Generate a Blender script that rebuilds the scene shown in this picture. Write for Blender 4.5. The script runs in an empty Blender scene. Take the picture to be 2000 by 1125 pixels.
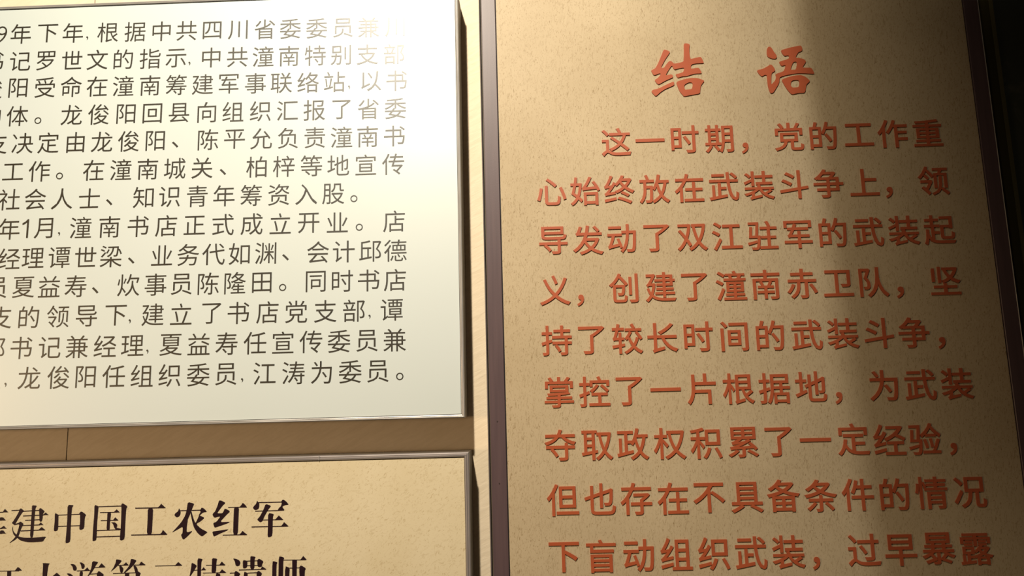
import bpy, bmesh, math, random
import numpy as np
from mathutils import Matrix, Vector
from mathutils.geometry import delaunay_2d_cdt

# ---------------------------------------------------------------- camera, light, exposure
# Wall coordinates in metres: X to the right, V downwards from eye height, Z away from the viewer.
EYE = 1.5
WALL = 0.79          # wall surface
FRONT = 0.75         # front faces of the hung panels


def W(x, v, z):
    return Vector((x, z, EYE - v))


scene = bpy.context.scene
COL = scene.collection
CAM_ROWS = [[0.9993168, 0.0267828, 0.0254698], [-0.0303345, 0.9880353, 0.1512155], [-0.0211151, -0.1518848, 0.9881726]]

cam_data = bpy.data.cameras.new('camera')
cam_data.sensor_width = 36.0
cam_data.lens = 1450.0 / 2000.0 * 36.0
cam_data.clip_start = 0.01
cam = bpy.data.objects.new('camera', cam_data)
COL.objects.link(cam)


def vec(a):
    return Vector((a[0], a[2], -a[1]))


r_, d_, f_ = [vec(a) for a in CAM_ROWS]
m = Matrix((r_, -d_, -f_)).transposed().to_4x4()
m.translation = W(0, 0, 0)
cam.matrix_world = m
scene.camera = cam
cam_data.dof.use_dof = True
cam_data.dof.focus_distance = 0.76
cam_data.dof.aperture_fstop = 5.6

world = bpy.data.worlds.new('gallery_ambience')
scene.world = world
world.use_nodes = True
world.node_tree.nodes['Background'].inputs[0].default_value = (1.0, 0.80, 0.58, 1)
world.node_tree.nodes['Background'].inputs[1].default_value = 0.024

LAMP = (-0.230, -1.07, -0.30)       # track spotlight above and to the left of the camera
FILL = (-2.00, 0.00, -0.60)        # added fill lamp, unseen, lifts the shadow between the left panels


def spot(name, pos, aim, watts, half, blend, radius, color):
    d = bpy.data.lights.new(name, 'SPOT')
    d.energy = watts
    d.spot_size = math.radians(2 * half)
    d.spot_blend = blend
    d.shadow_soft_size = radius
    d.color = color
    o = bpy.data.objects.new(name, d)
    COL.objects.link(o)
    a, b = W(*pos), W(*aim)
    o.location = a
    o.rotation_euler = (b - a).to_track_quat('-Z', 'Y').to_euler()
    return o


spot('spotlight_beam', LAMP, (-0.19, -0.42, 0.75), 45, 39, 1.0, 0.003, (1.0, 0.96, 0.86))
spot('spotlight_reflector', LAMP, (-0.19, -0.42, 0.75), 92, 39, 1.0, 0.037, (1.0, 0.87, 0.66))
spot('added_fill_beam', FILL, (-0.35, 0.03, 0.75), 62, 16, 1.0, 0.12, (1.0, 0.68, 0.38))

scene.view_settings.view_transform = 'Standard'
scene.view_settings.look = 'None'
scene.view_settings.gamma = 1.0
scene.view_settings.use_curve_mapping = False
scene.view_settings.exposure = 0.0


# ---------------------------------------------------------------- materials
def new_mat(name, color, rough=0.6, metal=0.0, coat=0.0, spec=0.5, coat_rough=0.1):
    mt = bpy.data.materials.new(name)
    mt.use_nodes = True
    b = mt.node_tree.nodes['Principled BSDF']
    b.inputs['Base Color'].default_value = (*color, 1)
    b.inputs['Roughness'].default_value = rough
    b.inputs['Metallic'].default_value = metal
    b.inputs['Coat Weight'].default_value = coat
    b.inputs['Coat Roughness'].default_value = coat_rough
    b.inputs['Specular IOR Level'].default_value = spec
    return mt


class Nodes:
    def __init__(self, mt):
        self.t = mt.node_tree
        self.b = self.t.nodes['Principled BSDF']
        self.co = self.n('ShaderNodeTexCoord').outputs['Object']

    def n(self, kind, **kw):
        x = self.t.nodes.new(kind)
        for k, v in kw.items():
            setattr(x, k, v)
        return x

    def link(self, a, b):
        self.t.links.new(a, b)

    def mapping(self, rot=(0, 0, 0), scale=(1, 1, 1)):
        x = self.n('ShaderNodeMapping', vector_type='TEXTURE')      # turn first, then stretch
        x.inputs['Rotation'].default_value = rot
        x.inputs['Scale'].default_value = tuple(1.0 / k for k in scale)
        self.link(self.co, x.inputs['Vector'])
        return x.outputs['Vector']

    def noise(self, vector, scale, detail=3, rough=0.5, dist=0.0):
        x = self.n('ShaderNodeTexNoise')
        self.link(vector, x.inputs['Vector'])
        x.inputs['Scale'].default_value = scale
        x.inputs['Detail'].default_value = detail
        x.inputs['Roughness'].default_value = rough
        x.inputs['Distortion'].default_value = dist
        return x.outputs['Fac']

    def ramp(self, fac, stops):
        x = self.n('ShaderNodeValToRGB')
        e = x.color_ramp.elements
        while len(e) < len(stops):
            e.new(0.5)
        for i, (p_, c) in enumerate(stops):
            e[i].position = p_
            e[i].color = (*c, 1) if not isinstance(c, (int, float)) else (c, c, c, 1)
        self.link(fac, x.inputs['Fac'])
        return x.outputs['Color']

    def mix(self, fac, a, b, blend='MIX'):
        x = self.n('ShaderNodeMix', data_type='RGBA', blend_type=blend)
        for s, v in ((0, fac), (6, a), (7, b)):
            if isinstance(v, (int, float)):
                x.inputs[s].default_value = v
            elif isinstance(v, tuple):
                x.inputs[s].default_value = (*v, 1)
            else:
                self.link(v, x.inputs[s])
        return x.outputs[2]

    def bump(self, height, strength, distance):
        x = self.n('ShaderNodeBump')
        x.inputs['Strength'].default_value = strength
        x.inputs['Distance'].default_value = distance
        self.link(height, x.inputs['Height'])
        self.link(x.outputs['Normal'], self.b.inputs['Normal'])


def parchment(name, light, mid, dark, grain_rot, fleck, rough, coat=0.0, long=7.0):
    """Printed laid-paper background: soft clouds plus fine fibrous flecks."""
    mt = new_mat(name, mid, rough, 0, coat, coat_rough=0.32)
    mt.node_tree.nodes['Principled BSDF'].inputs['Specular IOR Level'].default_value = 0.2
    s = Nodes(mt)
    clouds = s.noise(s.mapping(), 9, 4, 0.6)
    base = s.ramp(clouds, [(0.30, mid), (0.70, light)])
    streak = s.noise(s.mapping((0, grain_rot, 0), (long * 0.6, 1, 1)), 130, 5, 0.68, 1.4)
    base = s.mix(s.ramp(streak, [(0.30, 0.85 * fleck), (0.45, 0.0)]), base, dark)
    fine = s.noise(s.mapping((0, grain_rot * 0.6, 0), (long * 0.5, 1, 1)), 320, 2, 0.6, 1.2)
    base = s.mix(s.ramp(fine, [(0.33, 1.0 * fleck), (0.40, 0.0)]), base, dark)
    s.link(base, s.b.inputs['Base Color'])
    return mt


M = {}
M['parchment_right'] = parchment('tan_laid_paper_print', (0.50, 0.395, 0.255), (0.445, 0.345, 0.215),
                                 (0.24, 0.16, 0.075), 0.10, 0.8, 0.50)
M['parchment_left'] = parchment('cream_laid_paper_print', (0.70, 0.60, 0.415), (0.64, 0.535, 0.345),
                                (0.40, 0.29, 0.14), 1.1, 0.50, 0.50, long=4.0)
M['white'] = new_mat('white_satin_print', (0.80, 0.80, 0.72), 0.42, 0, 0.0, 1.0)
s = Nodes(M['white'])
s.link(s.ramp(s.noise(s.mapping(), 3, 3), [(0.3, (0.58, 0.63, 0.605)), (0.7, (0.605, 0.65, 0.645))]),
       s.b.inputs['Base Color'])
s.link(s.ramp(s.noise(s.mapping(), 5, 3), [(0.3, 0.39), (0.7, 0.42)]), s.b.inputs['Roughness'])
M['ink_brown'] = new_mat('dark_olive_ink', (0.020, 0.015, 0.007), 0.42, 0, 0, 0.85)
M['ink_maroon'] = new_mat('black_maroon_ink', (0.014, 0.004, 0.007), 0.5, 0, 0, 0.2)
for k, c in (('ink_brown', (0.020, 0.015, 0.007)), ('ink_maroon', (0.014, 0.004, 0.007))):
    s = Nodes(M[k])
    s.link(s.ramp(s.noise(s.mapping(), 160, 2), [(0.3, c), (0.7, tuple(1.35 * i for i in c))]), s.b.inputs['Base Color'])

M['red'] = new_mat('brick_red_acrylic', (0.40, 0.082, 0.030), 0.42)
s = Nodes(M['red'])
s.link(s.ramp(s.noise(s.mapping(), 25, 3), [(0.3, (0.37, 0.074, 0.027)), (0.7, (0.42, 0.092, 0.034))]),
       s.b.inputs['Base Color'])

M['band'] = new_mat('plum_brown_aluminium', (0.135, 0.082, 0.078), 0.45)
s = Nodes(M['band'])
s.link(s.ramp(s.noise(s.mapping((0, 0, 0), (1, 1, 0.05)), 300, 2), [(0.3, (0.086, 0.053, 0.058)), (0.7, (0.104, 0.064, 0.068))]),
       s.b.inputs['Base Color'])
s.bump(s.noise(s.mapping(), 900, 2), 0.08, 0.0003)

M['trim'] = new_mat('satin_silver_aluminium', (0.6, 0.57, 0.53), 0.34, 0.5)
s = Nodes(M['trim'])
s.link(s.ramp(s.noise(s.mapping(), 40, 4), [(0.3, 0.28), (0.7, 0.42)]), s.b.inputs['Roughness'])
s.link(s.ramp(s.noise(s.mapping(), 14, 4), [(0.3, (0.46, 0.43, 0.41)), (0.7, (0.56, 0.53, 0.50))]), s.b.inputs['Base Color'])
M['trim_dark'] = new_mat('grey_mauve_aluminium', (0.40, 0.355, 0.34), 0.38, 0.55)
s = Nodes(M['trim_dark'])
s.link(s.ramp(s.noise(s.mapping(), 40, 4), [(0.3, 0.32), (0.7, 0.46)]), s.b.inputs['Roughness'])
M['casing'] = new_mat('dark_brown_panel_side', (0.10, 0.075, 0.05), 0.6)
M['gap'] = new_mat('black_rubber_gasket', (0.012, 0.009, 0.010), 0.7)
M['black'] = new_mat('black_green_display_print', (0.010, 0.012, 0.008), 0.55)
s = Nodes(M['black'])
n1 = s.noise(s.mapping((0, 0.5, 0), (1, 1, 1)), 22, 5, 0.6, 0.8)
s.link(s.ramp(n1, [(0.56, (0.032, 0.038, 0.026)), (0.80, (0.09, 0.09, 0.065))]), s.b.inputs['Base Color'])
M['olive'] = new_mat('dark_olive_edge', (0.14, 0.115, 0.035), 0.6)
M['steel'] = new_mat('dark_screw_steel', (0.05, 0.035, 0.03), 0.5, 0.3)
M['fixture'] = new_mat('black_powder_coat', (0.015, 0.015, 0.015), 0.6)
M['plain'] = new_mat('dark_room_paint', (0.10, 0.08, 0.06), 0.9)

M['paper'] = new_mat('embossed_cream_wallpaper', (0.86, 0.74, 0.49), 0.75)
s = Nodes(M['paper'])
tilt = s.mapping((0, math.radians(62), 0), (6.0, 1, 1))
weave = s.noise(tilt, 42, 4, 0.6, 0.5)
tone = (s.ramp(s.noise(s.mapping(), 6, 3), [(0.3, (0.765, 0.63, 0.455)), (0.7, (0.805, 0.675, 0.505))]))
s.link(s.mix(s.ramp(weave, [(0.35, 0.16), (0.6, 0.0)]), tone, (0.45, 0.33, 0.19)), s.b.inputs['Base Color'])
s.bump(weave, 0.38, 0.0010)


# ---------------------------------------------------------------- geometry helpers
def obj(name, verts, faces, mt, parent=None, smooth=False):
    """verts are world points; stored relative to the parent's origin."""
    me = bpy.data.meshes.new(name)
    off = parent.location if parent else Vector((0, 0, 0))
    if parent and parent.parent:
        off = off + parent.parent.location
    me.from_pydata([Vector(v) - off for v in verts], [], faces)
    bm = bmesh.new()
    bm.from_mesh(me)
    bmesh.ops.recalc_face_normals(bm, faces=bm.faces)
    bm.to_mesh(me)
    bm.free()
    me.materials.append(mt)
    if smooth:
        for p in me.polygons:
            p.use_smooth = True
    o = bpy.data.objects.new(name, me)
    COL.objects.link(o)
    o.parent = parent
    return o


def box(name, x0, x1, v0, v1, z0, z1, mt, parent=None, bevel=0.0):
    vs = [W(x, v, z) for z in (z0, z1) for v in (v0, v1) for x in (x0, x1)]
    fs = [(0, 1, 3, 2), (4, 5, 7, 6), (0, 1, 5, 4), (2, 3, 7, 6), (0, 2, 6, 4), (1, 3, 7, 5)]
    o = obj(name, vs, fs, mt, parent)
    if bevel:
        b = o.modifiers.new('bevel', 'BEVEL')
        b.width = bevel
        b.segments = 2
    return o


def thing(name, label, cat, loc, group=None):
    o = bpy.data.objects.new(name, None)
    COL.objects.link(o)
    o.location = loc
    o.empty_display_size = 0.05
    o['label'] = label
    o['category'] = cat
    if group:
        o['group'] = group
    return o


def structure(o, label=None):
    o['kind'] = 'structure'
    if label:
        o['label'] = label
    return o


def frame_bars(parent, x0, x1, v0, v1, zf, profile, mt, names='frame_bar'):
    """Four mitred bars; profile = [(inset, proud), ...] measured from the outer edge and the face zf."""
    n = len(profile)
    loops = []
    for cx, cv, sx, sv in ((x0, v0, 1, 1), (x1, v0, -1, 1), (x1, v1, -1, -1), (x0, v1, 1, -1)):
        loops.append([W(cx + sx * u, cv + sv * u, zf - h) for u, h in profile])
    bars = []
    for a in range(4):
        b = (a + 1) % 4
        vs = loops[a] + loops[b]
        fs = [(i, (i + 1) % n, n + (i + 1) % n, n + i) for i in range(n)]
        fs += [tuple(range(n)), tuple(range(n, 2 * n))]
        bars.append(obj(names, vs, fs, mt, parent))
    return bars


# ---------------------------------------------------------------- text helpers
_font_cache = {}


def glyph_loops(ch):
    """Closed outlines of one character of the built-in typeface, ink on the left-hand side."""
    cu = bpy.data.curves.new('glyph', 'FONT')
    cu.body = ch
    cu.size = 1.0
    cu.resolution_u = 4
    tmp = bpy.data.objects.new('glyph', cu)
    COL.objects.link(tmp)
    bpy.context.view_layer.update()
    me = bpy.data.meshes.new_from_object(tmp.evaluated_get(bpy.context.evaluated_depsgraph_get()))
    bpy.data.objects.remove(tmp)
    bpy.data.curves.remove(cu)
    bm = bmesh.new()
    bm.from_mesh(me)
    bpy.data.meshes.remove(me)
    bmesh.ops.remove_doubles(bm, verts=bm.verts, dist=1e-5)
    nxt = {}
    for f in bm.faces:
        flip = f.normal.z < 0
        for l in f.loops:
            if len(l.edge.link_faces) == 1:
                p, q_ = l.vert, l.link_loop_next.vert
                if flip:
                    p, q_ = q_, p
                nxt.setdefault(p, []).append(q_)
    loops = []
    while nxt:
        start = next(iter(nxt))
        loop, cur = [], start
        while cur in nxt:
            loop.append((cur.co.x, cur.co.y))
            n_ = nxt[cur].pop()
            if not nxt[cur]:
                del nxt[cur]
            cur = n_
            if cur == start:
                break
        if len(loop) > 2:
            loops.append(loop)
    bm.free()
    return loops


def grow(loop, w):
    out = []
    n = len(loop)
    for i in range(n):
        a, b, c = Vector(loop[i - 1]), Vector(loop[i]), Vector(loop[(i + 1) % n])
        d0, d1 = (b - a).normalized(), (c - b).normalized()
        n0, n1 = Vector((d0.y, -d0.x)), Vector((d1.y, -d1.x))
        k = 1 + n0.dot(n1)
        mv = (n0 + n1) / max(k, 0.45) * w
        out.append((b.x + mv.x, b.y + mv.y))
    return out


def solid_from_loops(loops, depth):
    """Triangulate by winding number; depth > 0 gives a closed slab, 0 a flat sheet."""
    vs, es = [], []
    for lp in loops:
        k = len(vs)
        vs += [Vector(p) for p in lp]
        es += [(k + i, k + (i + 1) % len(lp)) for i in range(len(lp))]
    cv, _, cf, _, _, _ = delaunay_2d_cdt(vs, es, [], 0, 1e-6)
    P_ = np.array([(v.x, v.y) for v in cv])
    F_ = np.array([f for f in cf if len(f) == 3])
    C_ = P_[F_].mean(axis=1)
    A_ = np.concatenate([np.array(lp) for lp in loops])
    B_ = np.concatenate([np.roll(np.array(lp), -1, axis=0) for lp in loops])
    ay, by, cy = A_[None, :, 1], B_[None, :, 1], C_[:, None, 1]
    side = (B_[None, :, 0] - A_[None, :, 0]) * (cy - ay) - (C_[:, None, 0] - A_[None, :, 0]) * (by - ay)
    wind = ((ay <= cy) & (by > cy) & (side > 0)).sum(1) - ((ay > cy) & (by <= cy) & (side < 0)).sum(1)
    keep = F_[wind > 0]
    n = len(P_)
    verts = [(x, -depth, y) for x, y in P_]
    faces = [tuple(int(i) for i in f) for f in keep]
    if depth > 0:
        verts += [(x, 0, y) for x, y in P_]
        edges = {}
        for f in keep:
            for i in range(3):
                a, b = int(f[i]), int(f[(i + 1) % 3])
                edges[(a, b)] = 1
        back = [tuple(int(i) + n for i in f[::-1]) for f in keep]
        rim = [(b, a, a + n, b + n) for a, b in edges if (b, a) not in edges]
        faces += back + rim
    used = sorted({i for f in faces for i in f})
    remap = {v: i for i, v in enumerate(used)}
    me = bpy.data.meshes.new('glyph')
    me.from_pydata([verts[i] for i in used], [], [tuple(remap[i] for i in f) for f in faces])
    return me


def glyph_mesh(ch, swell, depth):
    """One character standing upright, centred on its ink box, 1 unit em."""
    key = (ch, swell, depth)
    if key not in _font_cache:
        me = solid_from_loops([grow(lp, swell) for lp in glyph_loops(ch)], depth)
        xs = [v.co.x for v in me.vertices]
        zs = [v.co.z for v in me.vertices]
        me.transform(Matrix.Translation((-(min(xs) + max(xs)) / 2, 0, -(min(zs) + max(zs)) / 2)))
        _font_cache[key] = me
    return _font_cache[key]


def outline_mesh(splines, depth):
    """Filled mesh from closed outlines given in millimetres (x right, v down), upright as above."""
    cu = bpy.data.curves.new('outline', 'CURVE')
    cu.dimensions = '2D'
    cu.fill_mode = 'BOTH'
    cu.extrude = depth
    for pts in splines:
        sp = cu.splines.new('POLY')
        sp.points.add(len(pts) - 1)
        for i, (x, v) in enumerate(pts):
            sp.points[i].co = (x / 1000, -v / 1000, 0, 1)
        sp.use_cyclic_u = True
    tmp = bpy.data.objects.new('outline', cu)
    COL.objects.link(tmp)
    bpy.context.view_layer.update()
    me = bpy.data.meshes.new_from_object(tmp.evaluated_get(bpy.context.evaluated_depsgraph_get()))
    bpy.data.objects.remove(tmp)
    bpy.data.curves.remove(cu)
    me.transform(Matrix(((1, 0, 0, 0), (0, 0, -1, 0), (0, 1, 0, 0), (0, 0, 0, 1))))
    return me


def join_meshes(parts):
    """parts = [(mesh, matrix)] -> one mesh"""
    bm = bmesh.new()
    for me, mx in parts:
        c = me.copy()
        c.transform(mx)
        bm.from_mesh(c)
        bpy.data.meshes.remove(c)
    out = bpy.data.meshes.new('joined')
    bm.to_mesh(out)
    bm.free()
    return out


def link_mesh(name, me, mt, parent, loc=(0, 0, 0)):
    if not me.materials:
        me.materials.append(mt)
    o = bpy.data.objects.new(name, me)
    COL.objects.link(o)
    o.parent = parent
    o.location = loc
    return o


def rounded(pts, it=1):
    """Chaikin smoothing of a closed outline, keeps hand-drawn letters soft at the corners."""
    for _ in range(it):
        new = []
        for i in range(len(pts)):
            a, b = pts[i], pts[(i + 1) % len(pts)]
            new.append((0.82 * a[0] + 0.18 * b[0], 0.82 * a[1] + 0.18 * b[1]))
            new.append((0.18 * a[0] + 0.82 * b[0], 0.18 * a[1] + 0.82 * b[1]))
        pts = new
    return pts


# ---------------------------------------------------------------- setting
wall = structure(box('wall_back', -2.4, 1.6, -1.5, 1.5, WALL + 0.0006, WALL + 0.12, M['plain']),
                 'cream papered gallery wall behind the panels')
seam = -0.4925
edges = [-2.4, seam - 1.59, seam - 1.06, seam - 0.53, seam, seam + 0.53, seam + 1.06, 1.6]
for a, b in zip(edges[:-1], edges[1:]):
    box('wallpaper_strip', a + 0.0005, b - 0.0005, -1.25, 1.5, WALL, WALL + 0.0009, M['paper'], wall)
structure(box('floor', -2.4, 1.6, 1.5, 1.6, -1.6, WALL + 0.12, M['plain']))
structure(box('ceiling', -2.4, 1.6, -1.35, -1.25, -1.6, WALL + 0.0006, M['plain']))

# ---------------------------------------------------------------- data (millimetres on the panel faces)
RED_ROWS = [
  [('这',97.3,-266.7), ('一',132.8,-267.3), ('时',169.3,-267.2), ('期',204.8,-266.4), ('，',231.1,-255.3), ('党',277.2,-266.1), ('的',312.9,-265.9), ('工',349.5,-265.6), ('作',384.3,-265.4), ('重',420.4,-265.1)],
  [('心',27.9,-215.2), ('始',62.8,-214.7), ('终',98.1,-215.1), ('放',134.4,-214.6), ('在',170.3,-214.4), ('武',206.2,-214.8), ('装',242.3,-214.6), ('斗',278.2,-214.4), ('争',313.5,-214.3), ('上',350,-214.3), ('，',374.6,-202.7), ('领',420.6,-213.6)],
  [('导',27.8,-163.5), ('发',63.5,-162.7), ('动',98.2,-163.2), ('了',134.1,-162.5), ('双',170.2,-162), ('江',205.7,-162.1), ('驻',241.9,-161.8), ('军',278,-161.6), ('的',313.3,-162.7), ('武',349.1,-162.1), ('装',385,-162.3), ('起',420.8,-161.8)],
  [('义',27.8,-111.6), ('，',53.4,-100.3), ('创',97.5,-111.7), ('建',134.9,-111.6), ('了',169.5,-110.6), ('潼',206.2,-110.9), ('南',241,-110.8), ('赤',277.6,-110.7), ('卫',313.8,-110), ('队',349.6,-110), ('，',375,-98.8), ('坚',420.8,-109.2)],
  [('持',27.5,-60.3), ('了',62.7,-59.6), ('较',98.6,-60), ('长',134,-59.9), ('时',170,-60.2), ('间',205.9,-59.5), ('的',241.5,-59.3), ('武',277.9,-58.9), ('装',313.7,-59), ('斗',349.4,-58.3), ('争',384,-58), ('，',410.4,-46.8)],
  [('掌',28.1,-8.5), ('控',63.4,-8.3), ('了',98.2,-7.7), ('一',134.1,-8.4), ('片',169.7,-7.9), ('根',206,-7.3), ('据',241.4,-6.6), ('地',277.4,-7.5), ('，',303.9,4.6), ('为',348.8,-6.6), ('武',384.6,-6.3), ('装',420.4,-6.2)],
  [('夺',27.4,43.2), ('取',63.7,44.3), ('政',98.8,44.1), ('权',135,44.4), ('积',170.7,44.9), ('累',206.7,44.9), ('了',241.8,45.4), ('一',277.4,44.4), ('定',314.1,44.9), ('经',349.1,46.1), ('验',383.2,46.3), ('，',409.9,56.7)],
  [('但',28,95.8), ('也',64.2,95.7), ('存',99.5,96.3), ('在',135,96.8), ('不',170.2,96.9), ('具',206.6,97.4), ('备',242,96.7), ('条',277.8,97.5), ('件',313.4,97.4), ('的',348.7,97.9), ('情',384,97.4), ('况',420.7,97.9)],
  [('下',27.3,149.3), ('盲',63.1,149.1), ('动',99.2,149.2), ('组',135.2,148.7), ('织',171.2,149.1), ('武',206.7,149.2), ('装',242.4,149.1), ('，',268.3,160.2), ('过',314.4,149), ('早',349.2,149.8), ('暴',384.8,149), ('露',420.7,150.4)],
]
PRINT_ROWS = [
  [('9',-569.6,-415.1), ('年',-548.4,-414.7), ('下',-518.6,-414.1), ('年',-490.3,-413.5), (',',-474.2,-413.2), ('根',-451.5,-412.7), ('据',-421.4,-412.1), ('中',-392,-411.5), ('共',-364.2,-411), ('四',-336.1,-410.4), ('川',-307.7,-409.8), ('省',-278.1,-409.2), ('委',-250,-408.7), ('委',-221.1,-408.1), ('员',-192.4,-407.5), ('兼',-164.3,-406.9), ('川',-135.6,-406.3)],
  [('书',-576.7,-383.3), ('记',-546.9,-382.7), ('罗',-518.5,-382.2), ('世',-489.3,-381.7), ('文',-461.4,-381.1), ('的',-432.7,-380.6), ('指',-403.2,-380), ('示',-374.8,-379.5), (',',-359.7,-379.2), ('中',-336,-378.8), ('共',-307.3,-378.2), ('潼',-279.1,-377.7), ('南',-250.9,-377.1), ('特',-222.2,-376.6), ('别',-194.3,-376.1), ('支',-165.6,-375.5), ('部',-136.6,-375)],
  [('俊',-575.9,-352.4), ('阳',-546.9,-351.9), ('受',-517.2,-351.3), ('命',-488.4,-350.8), ('在',-460,-350.3), ('潼',-431.1,-349.8), ('南',-401.9,-349.2), ('筹',-373.1,-348.7), ('建',-344.3,-348.2), ('军',-315.8,-347.7), ('事',-286.7,-347.2), ('联',-258.6,-346.6), ('络',-229.6,-346.1), ('站',-201,-345.6), (',',-185.2,-345.3), ('以',-161.4,-344.9), ('书',-134,-344.4)],
  [('中',-573.9,-320.2), ('体',-545.3,-319.7), ('。',-522.4,-319.3), ('龙',-485.9,-318.8), ('俊',-456.4,-318.3), ('阳',-426.4,-317.8), ('回',-397.7,-317.3), ('县',-368.7,-316.9), ('向',-338.6,-316.4), ('组',-310.2,-315.9), ('织',-280.6,-315.5), ('汇',-251.4,-315), ('报',-222.5,-314.5), ('了',-193.1,-314.1), ('省',-164.4,-313.6), ('委',-135.3,-313.1)],
  [('支',-565.8,-289.1), ('决',-537.3,-288.7), ('定',-509.2,-288.3), ('由',-479.5,-287.8), ('龙',-451,-287.3), ('俊',-422.1,-286.9), ('阳',-393.1,-286.4), ('、',-371.5,-286.1), ('陈',-336,-285.5), ('平',-307.6,-285.1), ('允',-278.9,-284.6), ('负',-250.2,-284.2), ('责',-221.5,-283.7), ('潼',-192.9,-283.3), ('南',-165,-282.8), ('书',-136.5,-282.4)],
  [('工',-545.3,-257.2), ('作',-516.8,-256.8), ('。',-494.6,-256.5), ('在',-458.2,-256), ('潼',-428.7,-255.6), ('南',-399.9,-255.2), ('城',-370.7,-254.8), ('关',-341.4,-254.3), ('、',-319,-254), ('柏',-283.2,-253.5), ('梓',-254,-253.1), ('等',-224.7,-252.7), ('地',-196.1,-252.3), ('宣',-166.9,-251.8), ('传',-137.9,-251.4)],
  [('社',-547.1,-226.6), ('会',-518.9,-226.2), ('人',-490.2,-225.7), ('士',-460.8,-225.3), ('、',-439.3,-225), ('知',-402.9,-224.4), ('识',-374.9,-224), ('青',-345.4,-223.5), ('年',-316.9,-223.1), ('筹',-288,-222.6), ('资',-258.7,-222.2), ('入',-229.7,-221.7), ('股',-201.1,-221.3), ('。',-179.3,-220.9)],
  [('年',-544.6,-194.7), ('1',-527.3,-194.5), ('月',-507.8,-194.3), (',',-490.9,-194), ('潼',-468.1,-193.8), ('南',-437.5,-193.4), ('书',-407,-193), ('店',-377.2,-192.6), ('正',-347.2,-192.2), ('式',-316.9,-191.8), ('成',-286.7,-191.5), ('立',-256.5,-191.1), ('开',-226.6,-190.7), ('业',-196.5,-190.3), ('。',-173.5,-190), ('店',-137.1,-189.6)],
  [('经',-542.2,-162.8), ('理',-516.8,-162.6), ('谭',-488.8,-162.3), ('世',-461,-162), ('梁',-434.1,-161.7), ('、',-412.5,-161.4), ('业',-380.3,-161.1), ('务',-352.5,-160.8), ('代',-325.9,-160.5), ('如',-298.8,-160.2), ('渊',-271.2,-159.9), ('、',-250.3,-159.7), ('会',-216.4,-159.3), ('计',-189.5,-159), ('邱',-162,-158.7), ('德',-135.8,-158.4)],
  [('员',-553.2,-132.2), ('夏',-524.6,-131.9), ('益',-497.4,-131.6), ('寿',-469.6,-131.3), ('、',-448.7,-131.1), ('炊',-413.9,-130.7), ('事',-385.5,-130.4), ('员',-358.4,-130), ('陈',-330.2,-129.7), ('隆',-302.3,-129.4), ('田',-274.4,-129.1), ('。',-252.7,-128.9), ('同',-218.4,-128.5), ('时',-190.7,-128.2), ('书',-163.5,-127.9), ('店',-136.3,-127.5)],
  [('支',-546.4,-100.7), ('的',-516.7,-100.4), ('领',-486.2,-100.1), ('导',-456.2,-99.8), ('下',-425.6,-99.5), (',',-410.7,-99.3), ('建',-387,-99.1), ('立',-357.5,-98.8), ('了',-325.8,-98.5), ('书',-298,-98.2), ('店',-267.9,-97.9), ('党',-238.1,-97.6), ('支',-208.1,-97.3), ('部',-178.6,-97), (',',-162.5,-96.8), ('谭',-139.7,-96.6)],
  [('部',-550.8,-68.9), ('书',-522.3,-68.7), ('记',-492.6,-68.4), ('兼',-464.2,-68.2), ('经',-435,-68), ('理',-406.6,-67.7), (',',-390.8,-67.6), ('夏',-366.7,-67.4), ('益',-337.9,-67.2), ('寿',-309.3,-66.9), ('任',-280,-66.7), ('宣',-251.2,-66.5), ('传',-222.5,-66.3), ('委',-193.7,-66), ('员',-165.1,-65.8), ('兼',-136.8,-65.6)],
  [('员',-552.1,-38), (',',-535.9,-37.9), ('龙',-511.7,-37.7), ('俊',-481.5,-37.4), ('阳',-453.3,-37.2), ('任',-424.4,-36.9), ('组',-395.2,-36.7), ('织',-366.7,-36.4), ('委',-337.3,-36.1), ('员',-308.9,-35.9), (',',-292.2,-35.8), ('江',-269.4,-35.6), ('涛',-239.9,-35.3), ('为',-211.3,-35), ('委',-182.1,-34.8), ('员',-154,-34.5), ('。',-131.7,-34.3)],
]
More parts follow.
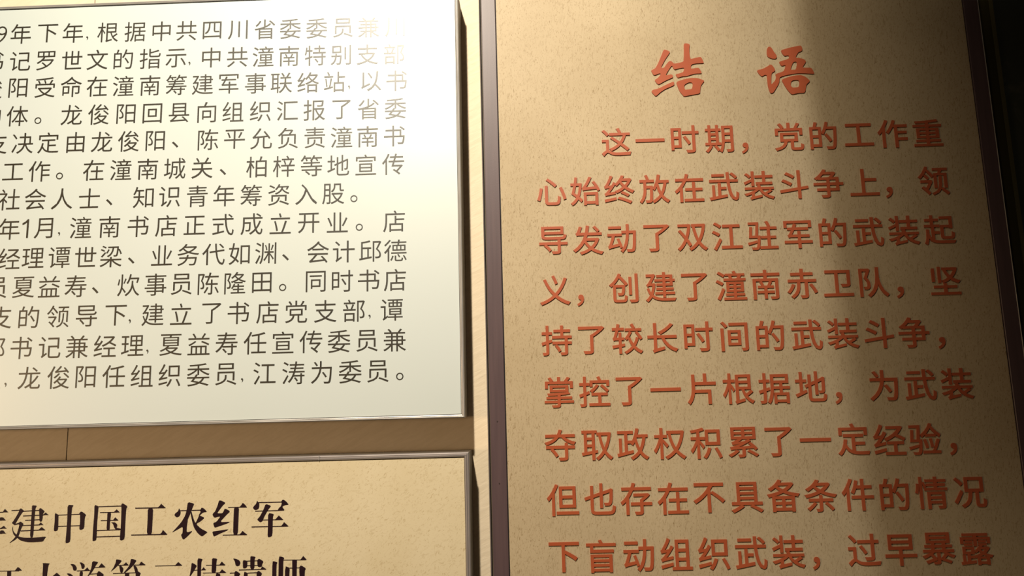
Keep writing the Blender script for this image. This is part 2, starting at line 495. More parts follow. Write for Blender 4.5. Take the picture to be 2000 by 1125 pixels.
TITLE_GLYPHS = [
  [[(153.6,-367.6),(156.6,-366.6),(159.6,-364.7),(157.5,-361.6),(154,-356.8),(150.8,-351.3),(149.2,-348.3),(149.5,-346.9),(152,-347),(154.5,-350.6),(157,-353.6),(158.8,-354.5),(160.2,-354.2),(162.9,-351.2),(168.2,-351.9),(173.2,-353.2),(174.1,-361.5),(174.6,-373.3),(176.5,-373.8),(178.8,-373.4),(181,-372.2),(180.2,-368.8),(179.8,-363.2),(180.3,-355.7),(185.9,-356.9),(191.5,-357.9),(192.8,-355.9),(194.5,-351),(193,-350.6),(186.7,-350.7),(182.6,-350.1),(180.8,-348.9),(180.4,-347.1),(180.8,-344.7),(184.6,-345.4),(188.4,-345.7),(190,-343.6),(191.5,-339.9),(190.8,-339.2),(184.8,-339.3),(180.1,-338.2),(175.4,-336.8),(170.8,-336.7),(166,-335.2),(165,-336.3),(163.9,-338.5),(164.3,-339.4),(168.7,-340.2),(171,-341),(172.5,-342.2),(173.2,-344.3),(173.1,-346.4),(169,-346),(163.1,-344.7),(161.9,-346),(160.8,-349),(159.6,-348.5),(156.1,-343.4),(152.9,-338.3),(158.8,-339.4),(160.5,-338.6),(161,-336.5),(160.3,-335.6),(152.6,-332.5),(145.4,-328.5),(143.5,-329.8),(141.6,-332.9),(142,-334.3),(144.1,-335.3),(146.5,-337.6),(148.4,-340.3),(147,-341.1),(141.7,-339),(140,-340),(138.3,-343.8),(138.5,-344.7),(143,-347),(146.2,-352.7),(149.5,-360),(151.9,-365.5),(152.9,-367.2)],
   [(160.6,-331.1),(161.4,-330.7),(161.8,-330),(161.7,-327.7),(160.6,-326.7),(152.1,-323.3),(146.7,-319.9),(142.1,-315.8),(140.7,-316.1),(137.5,-320.2),(137.4,-321.4),(139.1,-322.9),(144.6,-323.9),(154.1,-328.4)],
   [(164,-329.9),(165.8,-331.4),(174,-333.8),(181.6,-334.6),(187.3,-333.9),(192.9,-331.5),(193.4,-330.3),(190.9,-327.3),(189.6,-325.3),(188.7,-321),(188.1,-316.8),(179.2,-315.6),(171.1,-314.1),(169.5,-316.3),(166.9,-320),(164.9,-326.2)],
   [(172.5,-327.1),(174.9,-328.7),(177.2,-329.7),(180.1,-329.6),(181.4,-327.4),(180.3,-322.9),(179.1,-322),(175.6,-321.7),(172.7,-321.6),(172,-324.7)]],
  [[(265,-366.6),(266.9,-365.3),(268.1,-362.8),(269.4,-360),(271.7,-356.5),(271.8,-354),(270.2,-352.5),(266.5,-352.9),(262.3,-355),(261.6,-358.1),(261.9,-362.4),(262.3,-364.3),(263.5,-366.2)],
   [(264.8,-346.6),(266.7,-344.7),(268.2,-342.1),(268.9,-340),(268.2,-338.6),(265.2,-337),(264.4,-334),(264,-330.4),(263.4,-324.6),(264.2,-324.4),(268,-328.4),(269.4,-332),(268.8,-335.1),(270,-335.8),(277.4,-338.1),(279,-340.8),(280.3,-344.4),(279.4,-345.1),(276.2,-344.3),(275.1,-345.3),(273.9,-348.4),(274.3,-349.3),(283.1,-351.7),(284.9,-353.5),(284.6,-355.4),(283.4,-355.9),(280.2,-355.4),(278.9,-356.5),(277.9,-358.1),(276.8,-361.2),(277.6,-362.4),(286.5,-364.6),(297.6,-366.6),(298.7,-365.6),(299.4,-363.4),(299.1,-361),(297.6,-359.8),(295.3,-359.3),(293.3,-356.9),(291.6,-353.8),(292.4,-352.7),(296.4,-352.4),(300.3,-350.7),(302.1,-348.5),(301.1,-346.7),(298.2,-342.8),(298.3,-341.4),(306.9,-341.1),(308.4,-338.1),(309.5,-334.7),(308.9,-334.1),(299,-335.2),(293.2,-335.5),(288.6,-335.2),(279.3,-333.7),(274.6,-332.4),(272.8,-331.2),(272.1,-326.4),(270.7,-323.4),(269.1,-321),(265.2,-315.1),(262.8,-314.2),(261.5,-315.2),(260,-322),(259.8,-328.1),(259.8,-333.6),(259.3,-334.8),(257.6,-335),(254.3,-333.2),(251.4,-336.3),(249.9,-339.5),(250.5,-340.7),(254.6,-341.4),(258.2,-342.8)],
   [(289.4,-348.4),(291.2,-348.5),(292,-348.3),(292.4,-346.4),(291.9,-343.4),(290.9,-340.3),(289.8,-339.5),(285.3,-339.6),(285.4,-341.2),(287.9,-347.2)],
   [(275.5,-329.3),(281.4,-331.5),(289,-333.1),(295.4,-333.4),(300.3,-331.1),(304,-327),(303.9,-325.8),(300.1,-322.3),(299.2,-318.6),(298.7,-315.6),(297.4,-313.5),(291.4,-313.5),(285,-312.2),(283.3,-312.9),(280.2,-316.9),(277.3,-322.5),(275.1,-327.8)],
   [(284.8,-326.8),(286.9,-327.9),(291.5,-328.1),(293.2,-326.5),(293,-322.5),(292,-320.7),(290.8,-319.9),(285.6,-319.6),(283.8,-321.7),(284,-324.7)]],
]
HEADING_GLYPHS = [
  [[(-554,94),(-528.2,94.2),(-528.1,95.1),(-553.9,94.8)],
   [(-529.1,94.8),(-526.8,91.4),(-523.1,94.9)],
   [(-553.3,101.5),(-529,101.9),(-528.9,102.7),(-553.3,102.4)],
   [(-533.1,102.4),(-530.6,99.4),(-527.8,99.7),(-524.9,102.7)],
   [(-555.4,109.3),(-527.9,109.8),(-527.8,110.7),(-555.4,110.2)],
   [(-530.6,110.3),(-526.6,107.7),(-523.5,110.6)],
   [(-548.6,114.3),(-528,114.6),(-527.9,115.5),(-548.5,115.1)],
   [(-531.2,115.1),(-529.6,112.1),(-526.8,112.1),(-523.9,115.3)],
   [(-546.7,87.5),(-542.5,88),(-542.5,105.5),(-542.6,121.1),(-546.2,121),(-546.5,101)]],
  [[(-520.1,92.8),(-511.4,92.6),(-511.3,93.5),(-520,93.7)],
   [(-512.5,93.1),(-511.2,91.4),(-510.3,91.5),(-506.9,94),(-508.9,95.3),(-512.1,100.5),(-514.9,105.7),(-516.2,107.2),(-518.9,105.2),(-517.4,103.4),(-514.6,98.7),(-512.2,94)],
   [(-508,93.8),(-491.6,93.2),(-491.5,94.1),(-508,94.7)],
   [(-492.2,93.5),(-492.1,92.2),(-490.8,91.4),(-486.2,94.8),(-488.1,97.1),(-488,101.5),(-488.7,104.5),(-491,104.5),(-491.6,98.8)],
   [(-507.9,98.3),(-486.7,97.8),(-486.6,98.7),(-507.9,99.2)],
   [(-488.5,98.4),(-485.4,95.9),(-482,98.5)],
   [(-505.6,102.6),(-490.5,102.2),(-490.4,103.1),(-505.5,103.5)],
   [(-508.4,107.6),(-490.1,107.2),(-490.1,108.1),(-508.3,108.4)],
   [(-492.1,107.8),(-489.6,105.2),(-486.7,107.9)],
   [(-509.4,112.6),(-491.1,112.2),(-491.1,113.1),(-509.3,113.5)],
   [(-492.2,113),(-488.4,109.7),(-484.2,113)],
   [(-499.7,88.6),(-494.6,89.1),(-496,91.7),(-496.2,102.2),(-496.3,119.6),(-499.5,119.5),(-499.6,106.5),(-499.4,93.4)],
   [(-516.7,106.5),(-511.3,105),(-510.3,103.8),(-506.7,106.3),(-507.9,108.4),(-509.4,112.3),(-510.9,117.5),(-513.3,120.9),(-520.8,125.1),(-515.2,120),(-513,116.1),(-511.6,110.5),(-511,106.4),(-516.2,107.4)],
   [(-517.9,107.8),(-516.7,113),(-514.2,115.7),(-510.8,118.4),(-505.2,119.6),(-496.1,119.8),(-482.9,118.8),(-485,121.5),(-486.2,123.7),(-496.7,124.1),(-503.1,123.7),(-509.2,121.9),(-513.5,118.7),(-516.4,116.1),(-518.1,111.3)]],
  [[(-476.1,96.3),(-472.3,98.4),(-472.1,101.4),(-471.7,113.2),(-474.6,114.2),(-476.1,113.3),(-475.7,105.3)],
   [(-473,98.4),(-450.1,97.9),(-450.1,98.8),(-472.9,99.2)],
   [(-472.7,109.1),(-449.4,108.9),(-449.4,109.8),(-472.6,110)],
   [(-463.7,89),(-457.5,89.5),(-459,91.7),(-459.2,98.7),(-459.2,110),(-458.7,124.3),(-461.6,125.7),(-463.6,125.5),(-463.3,116),(-463.2,100.8)],
   [(-451.7,97.8),(-449.6,95.4),(-444.3,99),(-445.6,101.2),(-445.6,112),(-448.7,113.5),(-450.6,112.8),(-450.1,105.9),(-450.6,98.4)]],
  [[(-436.7,89.6),(-432.3,91.2),(-432.5,94.9),(-432.9,108),(-432.6,123.4),(-435.3,124.4),(-436.7,124.1),(-436.7,112.2),(-436.3,99.2)],
   [(-432.7,91.2),(-409,91),(-408.9,91.9),(-432.7,92.1)],
   [(-409.7,90),(-408.4,88.7),(-403.2,91.9),(-404.5,94.3),(-404.6,108.6),(-404.5,122.9),(-407.2,124.4),(-409.5,123.9),(-409,110.7),(-409.2,95.5)],
   [(-430.6,96.8),(-413.2,96.9),(-413.2,97.7),(-430.5,97.7)],
   [(-417.1,97.4),(-414,94.5),(-410.7,97.6)],
   [(-429.4,104.6),(-412.8,104.6),(-412.7,105.5),(-429.4,105.5)],
   [(-417.5,105.1),(-415,102.1),(-411.5,105.3)],
   [(-423.2,97.3),(-419.3,97.2),(-420,106.5),(-420,114.3),(-423.2,114.3),(-423.1,103.9)],
   [(-433,114.1),(-409.1,113.6),(-409.1,114.5),(-432.9,114.9)],
   [(-419.3,106.8),(-415.4,106.9),(-413,108.4),(-412.5,110.2),(-413.3,112.3),(-408.7,113.1),(-408.6,114.5),(-412.2,114.6),(-414.1,113.8),(-415.6,111.8),(-416.6,109.2),(-417.6,107.7)],
   [(-432.8,120),(-407.9,119.8),(-407.8,120.7),(-432.8,120.9)]],
  [[(-395.4,93.4),(-365.3,93.6),(-365.2,94.6),(-395.4,94.4)],
   [(-373.3,93.9),(-371,92.1),(-369.7,90.1),(-364.8,94.4)],
   [(-382.8,94.3),(-377.4,94.2),(-377.5,105.1),(-377.6,119.5),(-382.7,119.5),(-382.5,104.9)],
   [(-398.3,119),(-362.7,119.1),(-362.7,120.1),(-398.2,120)],
   [(-370.2,119.6),(-368,117.9),(-366.7,115.2),(-362,119.8)]],
  [[(-351.4,94.8),(-350.5,96.6),(-349.7,98.8),(-350,101.4),(-351.8,103.3),(-353.6,103.7),(-355.9,101.7),(-355.5,100.1),(-352.4,97.8)],
   [(-350.9,96.9),(-329.3,96.8),(-329.3,97.7),(-350.9,97.8)],
   [(-330.7,97.6),(-330,96.6),(-328.9,94.7),(-326.2,96),(-323.3,99.2),(-327.2,99.5),(-329.2,101),(-330.7,102.5),(-331.8,102.2),(-329.7,99)],
   [(-343,89.1),(-336.4,90.8),(-338,94.7),(-340.3,101.2),(-342.4,105.9),(-342.3,107.2),(-343,111.9),(-343,118.4),(-336.7,116.6),(-341.9,121.9),(-345.4,124.8),(-346.8,124.4),(-348.6,120.4),(-347,118.7),(-347.1,112.5),(-351.3,114.8),(-358.1,118.3),(-353.6,113.8),(-348.4,107.9),(-345,101.9),(-343.7,95.9)],
   [(-339.7,97.7),(-338.8,98.6),(-336.7,105.1),(-334.6,109.7),(-333,106.5),(-331.2,102.2),(-329.6,102.7),(-325.6,104.7),(-329.4,107.9),(-334,110.3),(-329.1,114.8),(-322,118.4),(-324.4,120.1),(-327.7,122.6),(-332.1,119.1),(-335.9,113.8),(-338,107.7),(-339.6,101.2)]],
  [[(-311.8,88.3),(-309.3,88.6),(-305.1,90.9),(-307.8,93.2),(-310.4,96.6),(-313.4,100.7),(-308,100.8),(-306.7,98.5),(-305.9,96.1),(-300.1,99),(-303.9,102.4),(-310.4,109.2),(-300.3,109),(-301.4,110.1),(-314.8,114.4),(-315.9,113.4),(-317,109.9),(-313.6,108.7),(-309.7,103.4),(-316,105),(-317.9,102.1),(-317.5,100.8),(-315.3,98.7),(-313.2,93.5)],
   [(-317.6,117.9),(-311.1,117.2),(-301.2,116),(-302.9,117.4),(-309.6,120),(-315.6,122.8),(-316.5,121.6)],
   [(-302.5,94.9),(-283.9,95),(-283.9,95.9),(-302.5,95.7)],
   [(-291.4,95.3),(-289.6,93.6),(-288.3,91.3),(-286.5,92.2),(-283.6,95.6)],
   [(-296.6,95.2),(-291.6,95.3),(-291.8,104.4),(-292,121.7),(-296.9,121.6),(-296.8,104.3)],
   [(-307.1,121.2),(-283,121.2),(-282.9,122.1),(-307.1,122)],
   [(-290.8,121.6),(-288.9,119.8),(-287.6,117.9),(-282.7,121.8)]],
  [[(-273.9,89.4),(-272.5,91),(-271.5,92.3),(-271.5,95.4),(-272.3,97.5),(-274.6,98.5),(-276.1,98.3),(-277.8,96.3),(-277.1,95),(-274.5,92.2)],
   [(-272.3,90.9),(-248.9,91),(-248.9,91.9),(-272.2,91.8)],
   [(-250.1,91.4),(-249,89.8),(-247.9,88.9),(-244.9,90.8),(-242.1,94.1),(-245.7,94.4),(-248.8,95.8),(-245.8,99.7),(-253.5,99.8),(-252,97.1),(-250,95.4),(-249.1,92.4)],
   [(-275.4,99.1),(-252.4,99),(-252.4,99.9),(-275.4,100)],
   [(-265.2,92.7),(-259.5,94.8),(-262.4,98.2),(-266.3,105),(-267.7,108.9),(-269.5,110.1),(-271.1,109.7),(-273.4,107.5),(-270.8,104.9),(-267.3,98.5)],
   [(-268,107.7),(-248.2,107.8),(-248.1,108.6),(-268,108.5)],
   [(-255.6,108.2),(-251.8,104.1),(-247.2,108.4)],
   [(-278.7,114),(-242.4,114.1),(-242.4,115),(-278.6,114.9)],
   [(-249.8,114.6),(-248,112.8),(-246.5,110.5),(-241.8,114.7)],
   [(-262.5,101.4),(-256.6,102.7),(-257.7,105.2),(-257.7,123.3),(-260.8,124.6),(-262.6,124.1),(-262.4,113.8)]],
  [[(-535.7,150.3),(-508.1,150.5),(-508.1,151.3),(-535.7,151)],
   [(-512.7,151),(-509.6,147.2),(-507.7,148.2),(-505.1,150.7)],
   [(-519.9,150.9),(-515.9,151),(-514.7,175),(-518.6,174.9)],
   [(-536.8,174.7),(-502.7,174.9),(-502.6,175.6),(-536.7,175.5)],
   [(-508.7,175.3),(-505.3,171.5),(-500.8,175.3)],
   [(-554.9,141.1),(-550.5,142.9),(-549,145.8),(-551.4,146.9)],
   [(-552.2,172.8),(-545.8,158.6),(-544.2,159.2),(-547.8,174)]],
  [[(-485.2,144),(-477.7,144.5),(-479.1,146.2),(-479.9,155.9),(-479.1,176.6),(-483.7,176.5),(-484.4,155.9),(-484.5,145.5)],
   [(-480.5,156.7),(-468.6,156.5),(-468.5,157.3),(-480.4,157.5)],
   [(-474.7,156.9),(-470.3,153.3),(-465.8,157.1)],
   [(-497.1,176.4),(-463.6,176.4),(-463.6,177.1),(-497,177.2)],
   [(-469.7,176.8),(-466.3,173.1),(-461.8,176.8)]],
  [[(-457.5,145.8),(-455,145.5),(-452.5,146.4),(-450.6,149.1),(-450.9,151.7),(-453,151.9),(-454.1,151.3),(-455.1,147.8)],
   [(-460.5,154.5),(-458.4,154.2),(-455.9,155),(-453.6,157.1),(-454.7,159.4),(-457.2,158.1),(-458.9,155.8)],
   [(-448.2,144.1),(-445.9,144.4),(-443.3,146.1),(-442.7,148.4),(-444,150.4),(-445.8,150.1),(-446.6,146.9)],
   [(-450.6,151.8),(-437.2,151.6),(-437.1,152.4),(-450.5,152.6)],
   [(-443.4,152),(-440.2,149),(-437.8,152)],
   [(-435.6,143.1),(-429.4,144.2),(-431.7,147.2),(-433.3,150.3),(-435.8,154.3),(-439,157.7),(-441,159.6),(-437.7,154),(-436.1,149.4)],
   [(-433.1,149),(-422.7,148.8),(-422.7,149.5),(-433,149.8)],
   [(-429.3,149.3),(-426.3,145.4),(-422.2,149.1)],
   [(-447.5,152.6),(-444.1,152.7),(-445,163.6),(-447.3,175.8),(-450.4,173.5),(-447.4,163.5)],
   [(-437.3,155.1),(-429.7,154.8),(-429.6,155.5),(-437.2,155.8)],
   [(-430.6,155.3),(-428.6,152.4),(-422.6,156.6),(-428.1,161.1),(-429.8,158.2)],
   [(-431.8,159.5),(-428.2,159.6),(-427.5,176.5),(-431.5,175.3)],
   [(-437.6,164.8),(-421.8,164.5),(-421.8,165.3),(-437.6,165.5)],
   [(-459.1,175.3),(-454.4,163.4),(-452.9,164),(-455.7,176.8)],
   [(-443.9,160.7),(-437.3,160.3),(-437.5,176.3),(-440.6,175.9),(-440.2,162.5),(-443.9,161.9)]],
  [[(-412,142.2),(-409.9,142.2),(-406,143.4),(-409,147.1),(-412.5,150.5),(-417.3,154.1),(-414,149.6),(-412.2,145)],
   [(-409.6,147.5),(-399.5,147.4),(-399.5,148.2),(-409.6,148.3)],
   [(-405,147.8),(-402,145.1),(-399.2,147.9)],
   [(-408.7,148),(-406.5,148.3),(-404.2,150.9),(-404.4,153.2),(-405.2,154.9),(-407.1,154.6),(-407.9,151.4)],
   [(-397.4,142.1),(-395.3,142.1),(-391.4,143.6),(-394.1,147.4),(-397.2,150.8),(-402.5,155),(-404,155),(-399.4,149.6),(-397.8,145.9)],
   [(-394.7,147.5),(-383.1,147.6),(-383.1,148.3),(-394.6,148.3)],
   [(-389.2,148),(-386.9,144.8),(-382.3,148)],
   [(-394.6,148.3),(-391.9,148.8),(-390.2,151.5),(-389.8,153.8),(-386.7,155.6),(-387.8,158.1),(-389.1,161.9),(-391.8,161.8),(-391.8,156.1),(-393.5,151.7)],
   [(-414.4,155),(-390.4,154.7),(-390.3,155.5),(-414.3,155.8)],
   [(-402.5,155.3),(-398.2,155.4),(-398.2,179.4),(-401.8,179.3)],
   [(-414.9,161),(-389.1,161.1),(-389.1,161.8),(-414.9,161.7)],
   [(-415.2,167.8),(-386.7,168),(-386.6,168.7),(-415.1,168.6)],
   [(-388.8,168.2),(-385.4,168.5),(-386.8,177.6),(-391.1,176.1)],
   [(-402.4,168.7),(-400.5,169.6),(-415.8,178.4),(-417,178.1)]],
  [[(-373,148.9),(-346.6,148.8),(-346.6,149.6),(-373,149.6)],
   [(-353.3,149.3),(-351.8,147.5),(-350.2,145.9),(-346,149.3)],
   [(-376.2,171.8),(-340.5,172),(-340.5,172.7),(-376.1,172.5)],
   [(-348.3,172.4),(-344.6,168.5),(-339.7,172.6)]],
  [[(-336.9,146.9),(-334.6,147.8),(-331.5,149.8),(-333.2,152.5),(-334.9,155.6),(-338.9,161.2),(-337.9,156.1),(-337.2,150.9)],
   [(-334.4,153.7),(-322.9,153.5),(-322.9,154.2),(-334.4,154.4)],
   [(-327.1,154),(-324.9,151.3),(-322.4,154.1)],
   [(-331.3,142.7),(-326,143.7),(-327.2,146),(-327.4,154.6),(-326.7,180.8),(-330.3,180.8),(-331,154.5)],
   [(-322.7,149.3),(-304,149.4),(-303.9,150.2),(-322.7,150)],
   [(-309.7,149.9),(-307.2,146.4),(-303.3,149.9)],
   [(-316.9,142.9),(-311.6,143.7),(-312.4,146.3),(-312.5,156.8),(-317,156.8),(-316.8,149.1)],
   [(-325.5,156.5),(-302.8,156.5),(-302.8,157.2),(-325.5,157.2)],
   [(-309.5,157),(-306.7,153.7),(-302.2,157)],
   [(-313.1,157),(-307.6,157.9),(-307.8,180.7),(-310.7,182.3),(-312.9,178.6),(-311.8,177.7)],
   [(-325.5,165.1),(-301.9,165.1),(-301.9,165.8),(-325.5,165.9)],
   [(-335.7,167.3),(-325,162.7),(-324.3,163.5),(-335,169.3)],
   [(-320.5,169),(-316.2,172.5),(-317.3,175.3),(-319.2,173)]],
  [[(-296.2,143.8),(-293,144.2),(-289.8,145.8),(-288.6,148),(-289.6,150.7),(-291.9,151.3),(-293.5,150.2),(-294.3,146.5)],
   [(-286.4,145.3),(-281.8,146.4),(-281.9,152),(-283.7,153.4),(-286.2,153.2)],
   [(-279,141.9),(-273.8,142.7),(-274.8,144.8),(-274.8,154.2),(-278.9,154.1),(-279.1,145.6)],
   [(-282.5,146.2),(-271.2,146.1),(-271.2,146.8),(-282.5,147)],
   [(-282.4,150.5),(-271.1,150.5),(-271.1,151.3),(-282.4,151.3)],
   [(-272.3,145.9),(-270.5,144.4),(-265.9,147.2),(-267.2,149.7),(-267.6,152.1),(-269.7,152.5),(-271.7,151.8)],
   [(-290,154.3),(-263.5,154.1),(-263.5,155),(-290,155.2)],
   [(-268.9,154.6),(-267.2,151.8),(-262.8,154.6)],
   [(-299,157.1),(-293.1,156.9),(-293.1,157.8),(-298.9,158)],
   [(-294.7,157.5),(-293.1,155.2),(-288.3,158.3),(-289.8,160.4),(-288.5,173.7),(-292.6,172.7)],
   [(-285.2,156.2),(-281.3,157.6),(-281.2,160.3),(-281.3,174.2),(-284.7,174.2)],
   [(-281.3,157.4),(-271.8,157.1),(-271.8,158),(-281.3,158.3)],
   [(-272.7,157.5),(-270.7,155.7),(-267,158.3),(-268.1,160.6),(-268.4,167.3),(-272,167.2)],
   [(-298.2,182),(-292.6,174.4),(-287.5,176.7),(-280.3,177.7),(-262.3,177.2),(-265.4,181),(-280.2,181.1),(-291.1,177.9)],
   [(-281.6,164.9),(-271.6,164.8),(-271.6,165.7),(-281.5,165.7)],
   [(-281.4,170.8),(-268.3,170.7),(-268.3,171.5),(-281.4,171.7)]],
  [[(-257.3,147.3),(-255.3,147.3),(-252.2,148.4),(-253.1,150.4),(-253,160.9),(-253,171.9),(-257,172.6)],
   [(-251.1,143),(-248.1,143.1),(-245.5,144.4),(-246.5,146.3),(-246.4,161.1),(-247.5,172),(-255.5,181.2),(-251.6,171.9),(-251,161)],
   [(-246.7,146),(-224.5,146.3),(-224.5,147),(-246.7,146.8)],
   [(-230.2,146.6),(-228.4,145),(-227.1,142.8),(-223.4,146.7)],
   [(-237.8,146.5),(-233.1,146.6),(-233.2,182.9),(-237.2,182.8)],
   [(-244.8,152),(-240,153.7),(-240.3,161.2),(-240.3,175.5),(-244.3,175.4)],
   [(-240.5,153.6),(-229.4,153.6),(-229.4,154.3),(-240.5,154.4)],
   [(-231,153.8),(-229.2,151.5),(-224.1,154.5),(-225.3,157.1),(-225.2,176.7),(-229,176.6)]],
]


TRIM_SLIM = [(0, -0.0030), (0, 0.0004), (0.0005, 0.0011), (0.0012, 0.0013), (0.0018, 0.0009),
             (0.0024, 0.0014), (0.0030, 0.0012), (0.0033, 0.0008), (0.0033, -0.0030)]
TRIM = [(0, -0.0030), (0, 0.0004), (0.0006, 0.0012), (0.0014, 0.0014), (0.0019, 0.0010), (0.0024, 0.0010),
        (0.0029, 0.0018), (0.0042, 0.0016), (0.0046, 0.0010), (0.0046, -0.0030)]


def hung_panel(name, label, group, x0, x1, v0, v1, face_mat, trim_mat, trim=TRIM):
    root = thing(name, label, 'panel', W((x0 + x1) / 2, v1, WALL), group)
    zf = FRONT + 0.0012
    box('casing', x0 + 0.0004, x1 - 0.0004, v0 + 0.0004, v1 - 0.0004, zf + 0.0006, WALL, M['casing'], root)
    iw = trim[-1][0]
    box('gasket', x0 + 0.002, x1 - 0.002, v0 + 0.002, v1 - 0.002, zf + 0.0002, zf + 0.0008, M['gap'], root)
    box('face_board', x0 + iw + 0.0005, x1 - iw - 0.0005, v0 + iw + 0.0009, v1 - iw - 0.0005,
        zf - 0.0002, zf + 0.0008, face_mat, root)
    frame_bars(root, x0, x1, v0, v1, zf, trim, trim_mat)
    return root, zf - 0.0002


# ---------------------------------------------------------------- upper left white panel
UP_R = -0.0665
upper, zface = hung_panel('white_text_panel',
                          'glossy white panel of thin dark printed text at upper left, in a silver frame',
                          None, -0.90, UP_R, -0.4475, 0.0140, M['white'], M['trim'], TRIM_SLIM)
UP_EM = 0.0251
DROP = {',': 0.0066, '。': 0.0056, '、': 0.0048}
SIZE = {'9': 1.12, '1': 1.12, ',': 0.9}
flat = {}
ONE = [(0.22, 0.0), (0.292, 0.0), (0.292, 0.72), (0.245, 0.72), (0.16, 0.63), (0.05, 0.575), (0.05, 0.50), (0.14, 0.535), (0.22, 0.595)]
for row in PRINT_ROWS:
    for ch, x, v in row:
        if ch not in flat:
            if ch == '1':
                me = solid_from_loops([ONE], 0.0)
                me.transform(Matrix.Translation((-0.17, 0, -0.36)))
            else:
                me = glyph_mesh(ch, -0.016 if ch in '9,' else -0.003, 0.0).copy()
            me.transform(Matrix.Scale(UP_EM * SIZE.get(ch, 1.0), 4))
            flat[ch] = me
        link_mesh('printed_character', flat[ch], M['ink_brown'], upper,
                  W(x / 1000, v / 1000 + DROP.get(ch, 0), zface - 0.00025) - upper.location)

# ---------------------------------------------------------------- lower left cream panel
lower, zface = hung_panel('cream_heading_panel',
                          'cream paper-print panel with big black headline at lower left, in a grey frame',
                          None, -0.90, -0.0630, 0.0475, 0.42, M['parchment_left'], M['trim_dark'])
joint = box('trim_joint', -0.2125, -0.2119, 0.0478, 0.0520, FRONT - 0.0010, FRONT + 0.001, M['trim'], lower)
joint['label'] = 'bright joint in the upper frame bar'
for strokes in HEADING_GLYPHS:
    cx = sum(p[0] for s_ in strokes for p in s_) / sum(len(s_) for s_ in strokes)
    cv = sum(p[1] for s_ in strokes for p in s_) / sum(len(s_) for s_ in strokes)
    parts = []
    for k, s_ in enumerate(strokes):
        pts = [(x - cx, v - cv) for x, v in s_]
        if len(pts) > 4:
            pts = rounded(pts)
        parts.append((outline_mesh([pts], 0.0), Matrix.Translation((0, -0.000004 * k, 0))))
    link_mesh('printed_character', join_meshes(parts), M['ink_maroon'], lower,
              W(cx / 1000, cv / 1000, zface - 0.00020) - lower.location)

# ---------------------------------------------------------------- right tan panel with raised letters
RX0, RX1, RV0, RV1 = -0.0440, 0.4900, -0.62, 0.42
right = thing('tan_text_panel',
              'tall tan paper-print panel with raised brick-red characters on the right, in a plum-brown frame',
              'panel', W((RX0 + RX1) / 2, RV1, WALL))
box('casing', RX0 + 0.0004, RX1 - 0.0004, RV0, RV1, FRONT + 0.003, WALL, M['casing'], right)
box('gasket', RX0 + 0.003, RX1 - 0.003, RV0 + 0.003, RV1 - 0.003, FRONT + 0.0008, FRONT + 0.0032, M['gap'], right)
box('face_board', -0.0252, 0.4727, RV0 + 0.018, RV1 - 0.018, FRONT, FRONT + 0.002, M['parchment_right'], right)
bars = frame_bars(right, RX0 + 0.0028, RX1 - 0.0014, RV0 + 0.0028, RV1 - 0.0014, FRONT,
                  [(0, -0.002), (0, 0.0006), (0.0004, 0.0010), (0.0146, 0.0010), (0.0150, 0.0006), (0.0150, -0.002)],
                  M['band'])
trims = frame_bars(right, RX0, RX1, RV0, RV1, FRONT,
                   [(0, -0.004), (0, -0.0004), (0.0004, 0.0007), (0.0008, 0.0013), (0.0013, 0.0004), (0.0013, -0.004)],
                   M['trim_dark'], 'edge_trim')
trims[1].data.materials[0] = M['trim']  # right strip alone in lighter silver, standing in for its gleam
for t in trims:
    t['label'] = 'thin grey metal edge strip'
for px, pv in ((-0.0342, 0.0185), (-0.0336, 0.0785)):
    n = 8
    vs = [W(px + 0.0006 * math.cos(2 * math.pi * i / n), pv + 0.0006 * math.sin(2 * math.pi * i / n), FRONT - h)
          for h in (0.0009, 0.0014) for i in range(n)]
    fs = [tuple(range(n)), tuple(range(n, 2 * n))] + [(i, (i + 1) % n, n + (i + 1) % n, n + i) for i in range(n)]
    obj('screw', vs, fs, M['steel'], bars[3])

LETTER = 0.0011      # thickness of the cut letters
RED_EM = 0.0322
proto = {}
for row in RED_ROWS:
    for ch, x, v in row:
        if ch not in proto:
            me = glyph_mesh(ch, 0.010, LETTER / RED_EM).copy()
            me.transform(Matrix.Scale(RED_EM, 4))
            proto[ch] = me
        link_mesh('raised_character', proto[ch], M['red'], right,
                  W(x / 1000, v / 1000, FRONT) - right.location)
for splines in TITLE_GLYPHS:
    cx = sum(p[0] for p in splines[0]) / len(splines[0])
    cv = sum(p[1] for p in splines[0]) / len(splines[0])
    me = outline_mesh([rounded([(x - cx, v - cv) for x, v in s_]) for s_ in splines], LETTER / 2)
    o = link_mesh('raised_character', me, M['red'], right,
                  W(cx / 1000, cv / 1000, FRONT - LETTER / 2) - right.location)
    o['label'] = 'large brush-style heading character'

# ---------------------------------------------------------------- dark display panel at the far right
dark = thing('dark_display_panel', 'nearly black display panel with a dim olive edge at the far right', 'panel',
             W(0.9, 0.42, WALL))
box('edge_strip', 0.5115, 0.5160, -0.62, 0.42, 0.766, WALL - 0.0002, M['olive'], dark)
box('face_board', 0.5160, 1.30, -0.62, 0.42, 0.767, WALL - 0.0002, M['black'], dark)


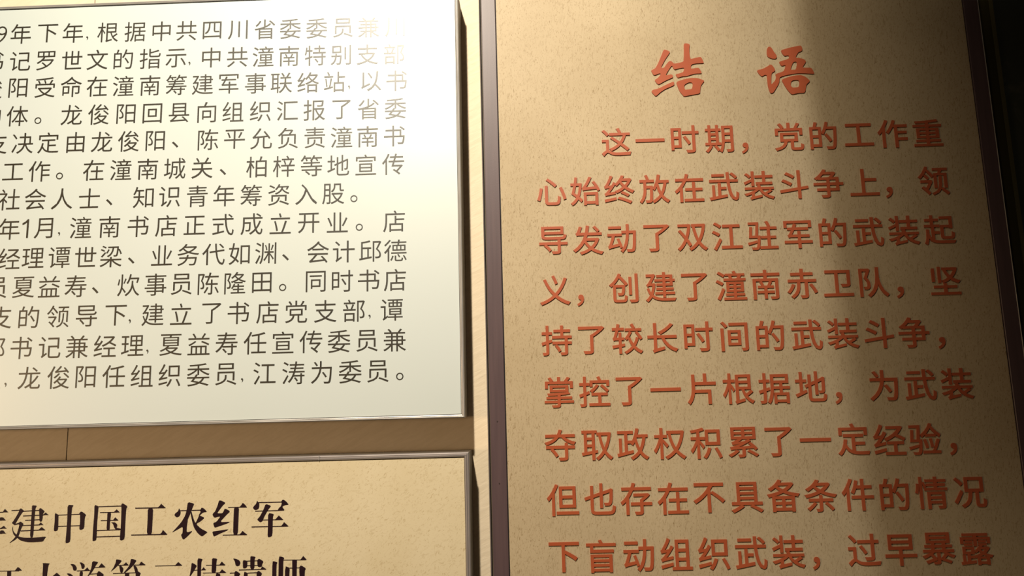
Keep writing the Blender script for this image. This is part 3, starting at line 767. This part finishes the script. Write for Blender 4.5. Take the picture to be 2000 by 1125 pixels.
# ---------------------------------------------------------------- unseen lamps: main spotlight and an added fill lamp
def lathe(name, a, b, rings, mt, parent, n=24):
    """rings = [(t along a-b, radius)]"""
    ax = (b - a)
    q_ = ax.to_track_quat('Z', 'Y')
    vs, fs = [], []
    for t, r in rings:
        for i in range(n):
            an = 2 * math.pi * i / n
            vs.append(a + ax * t + q_ @ Vector((r * math.cos(an), r * math.sin(an), 0)))
    for k in range(len(rings) - 1):
        for i in range(n):
            j = (i + 1) % n
            fs.append((k * n + i, k * n + j, (k + 1) * n + j, (k + 1) * n + i))
    return obj(name, vs, fs, mt, parent)


def unseen_lamp(pos, aim, label):
    p, q_ = W(*pos), W(*aim)
    d = (q_ - p).normalized()
    top = Vector((p.x, p.y, EYE + 1.245)) - d * 0.0
    top.x, top.y = (p - d * 0.10).x, (p - d * 0.10).y
    t = thing('unseen_spotlight', label, 'lamp', top)
    lathe('lamp_head', p - d * 0.16, p - d * 0.012, [(0, 0.001), (0.02, 0.030), (0.25, 0.036), (1.0, 0.040), (1.0, 0.036), (0.5, 0.030), (0.45, 0.001)],
          M['fixture'], t)
    lathe('stem', p - d * 0.10 + Vector((0, 0, 0.028)), Vector((top.x, top.y, EYE + 1.25)), [(0, 0.0001), (0, 0.007), (1, 0.007), (1, 0.0001)], M['fixture'], t, 12)
    return t


lamp = unseen_lamp(LAMP, (-0.22, -0.20, 0.75), 'black track spotlight with an added side flap above the white panel')
unseen_lamp(FILL, (-0.35, 0.03, 0.75), 'added fill spotlight far left, out of view')

# side flap added to the main spotlight, out of view: its straight edge cuts the beam off along an upright line
L = Vector(W(*LAMP))
EDGE_TOP = (0.284, -0.62, 0.16)       # x, v on the panel plane; fraction of the way from the lamp
EDGE_BOT = (0.332, 0.30, 0.155)


def on_ray(x, v, f):
    return L + (W(x, v, FRONT) - L) * f


e0, e1 = on_ray(*EDGE_TOP), on_ray(*EDGE_BOT)
g0, g1 = on_ray(EDGE_TOP[0] + 0.55, EDGE_TOP[1], 0.16), on_ray(EDGE_BOT[0] + 0.75, EDGE_BOT[1], 0.155)
nrm = (e1 - e0).cross(g0 - e0).normalized() * 0.0008
obj('added_flap', [e0, g0, g1, e1, e0 + nrm, g0 + nrm, g1 + nrm, e1 + nrm],
    [(0, 1, 2, 3), (4, 5, 6, 7), (0, 1, 5, 4), (1, 2, 6, 5), (2, 3, 7, 6), (3, 0, 4, 7)], M['fixture'], lamp)
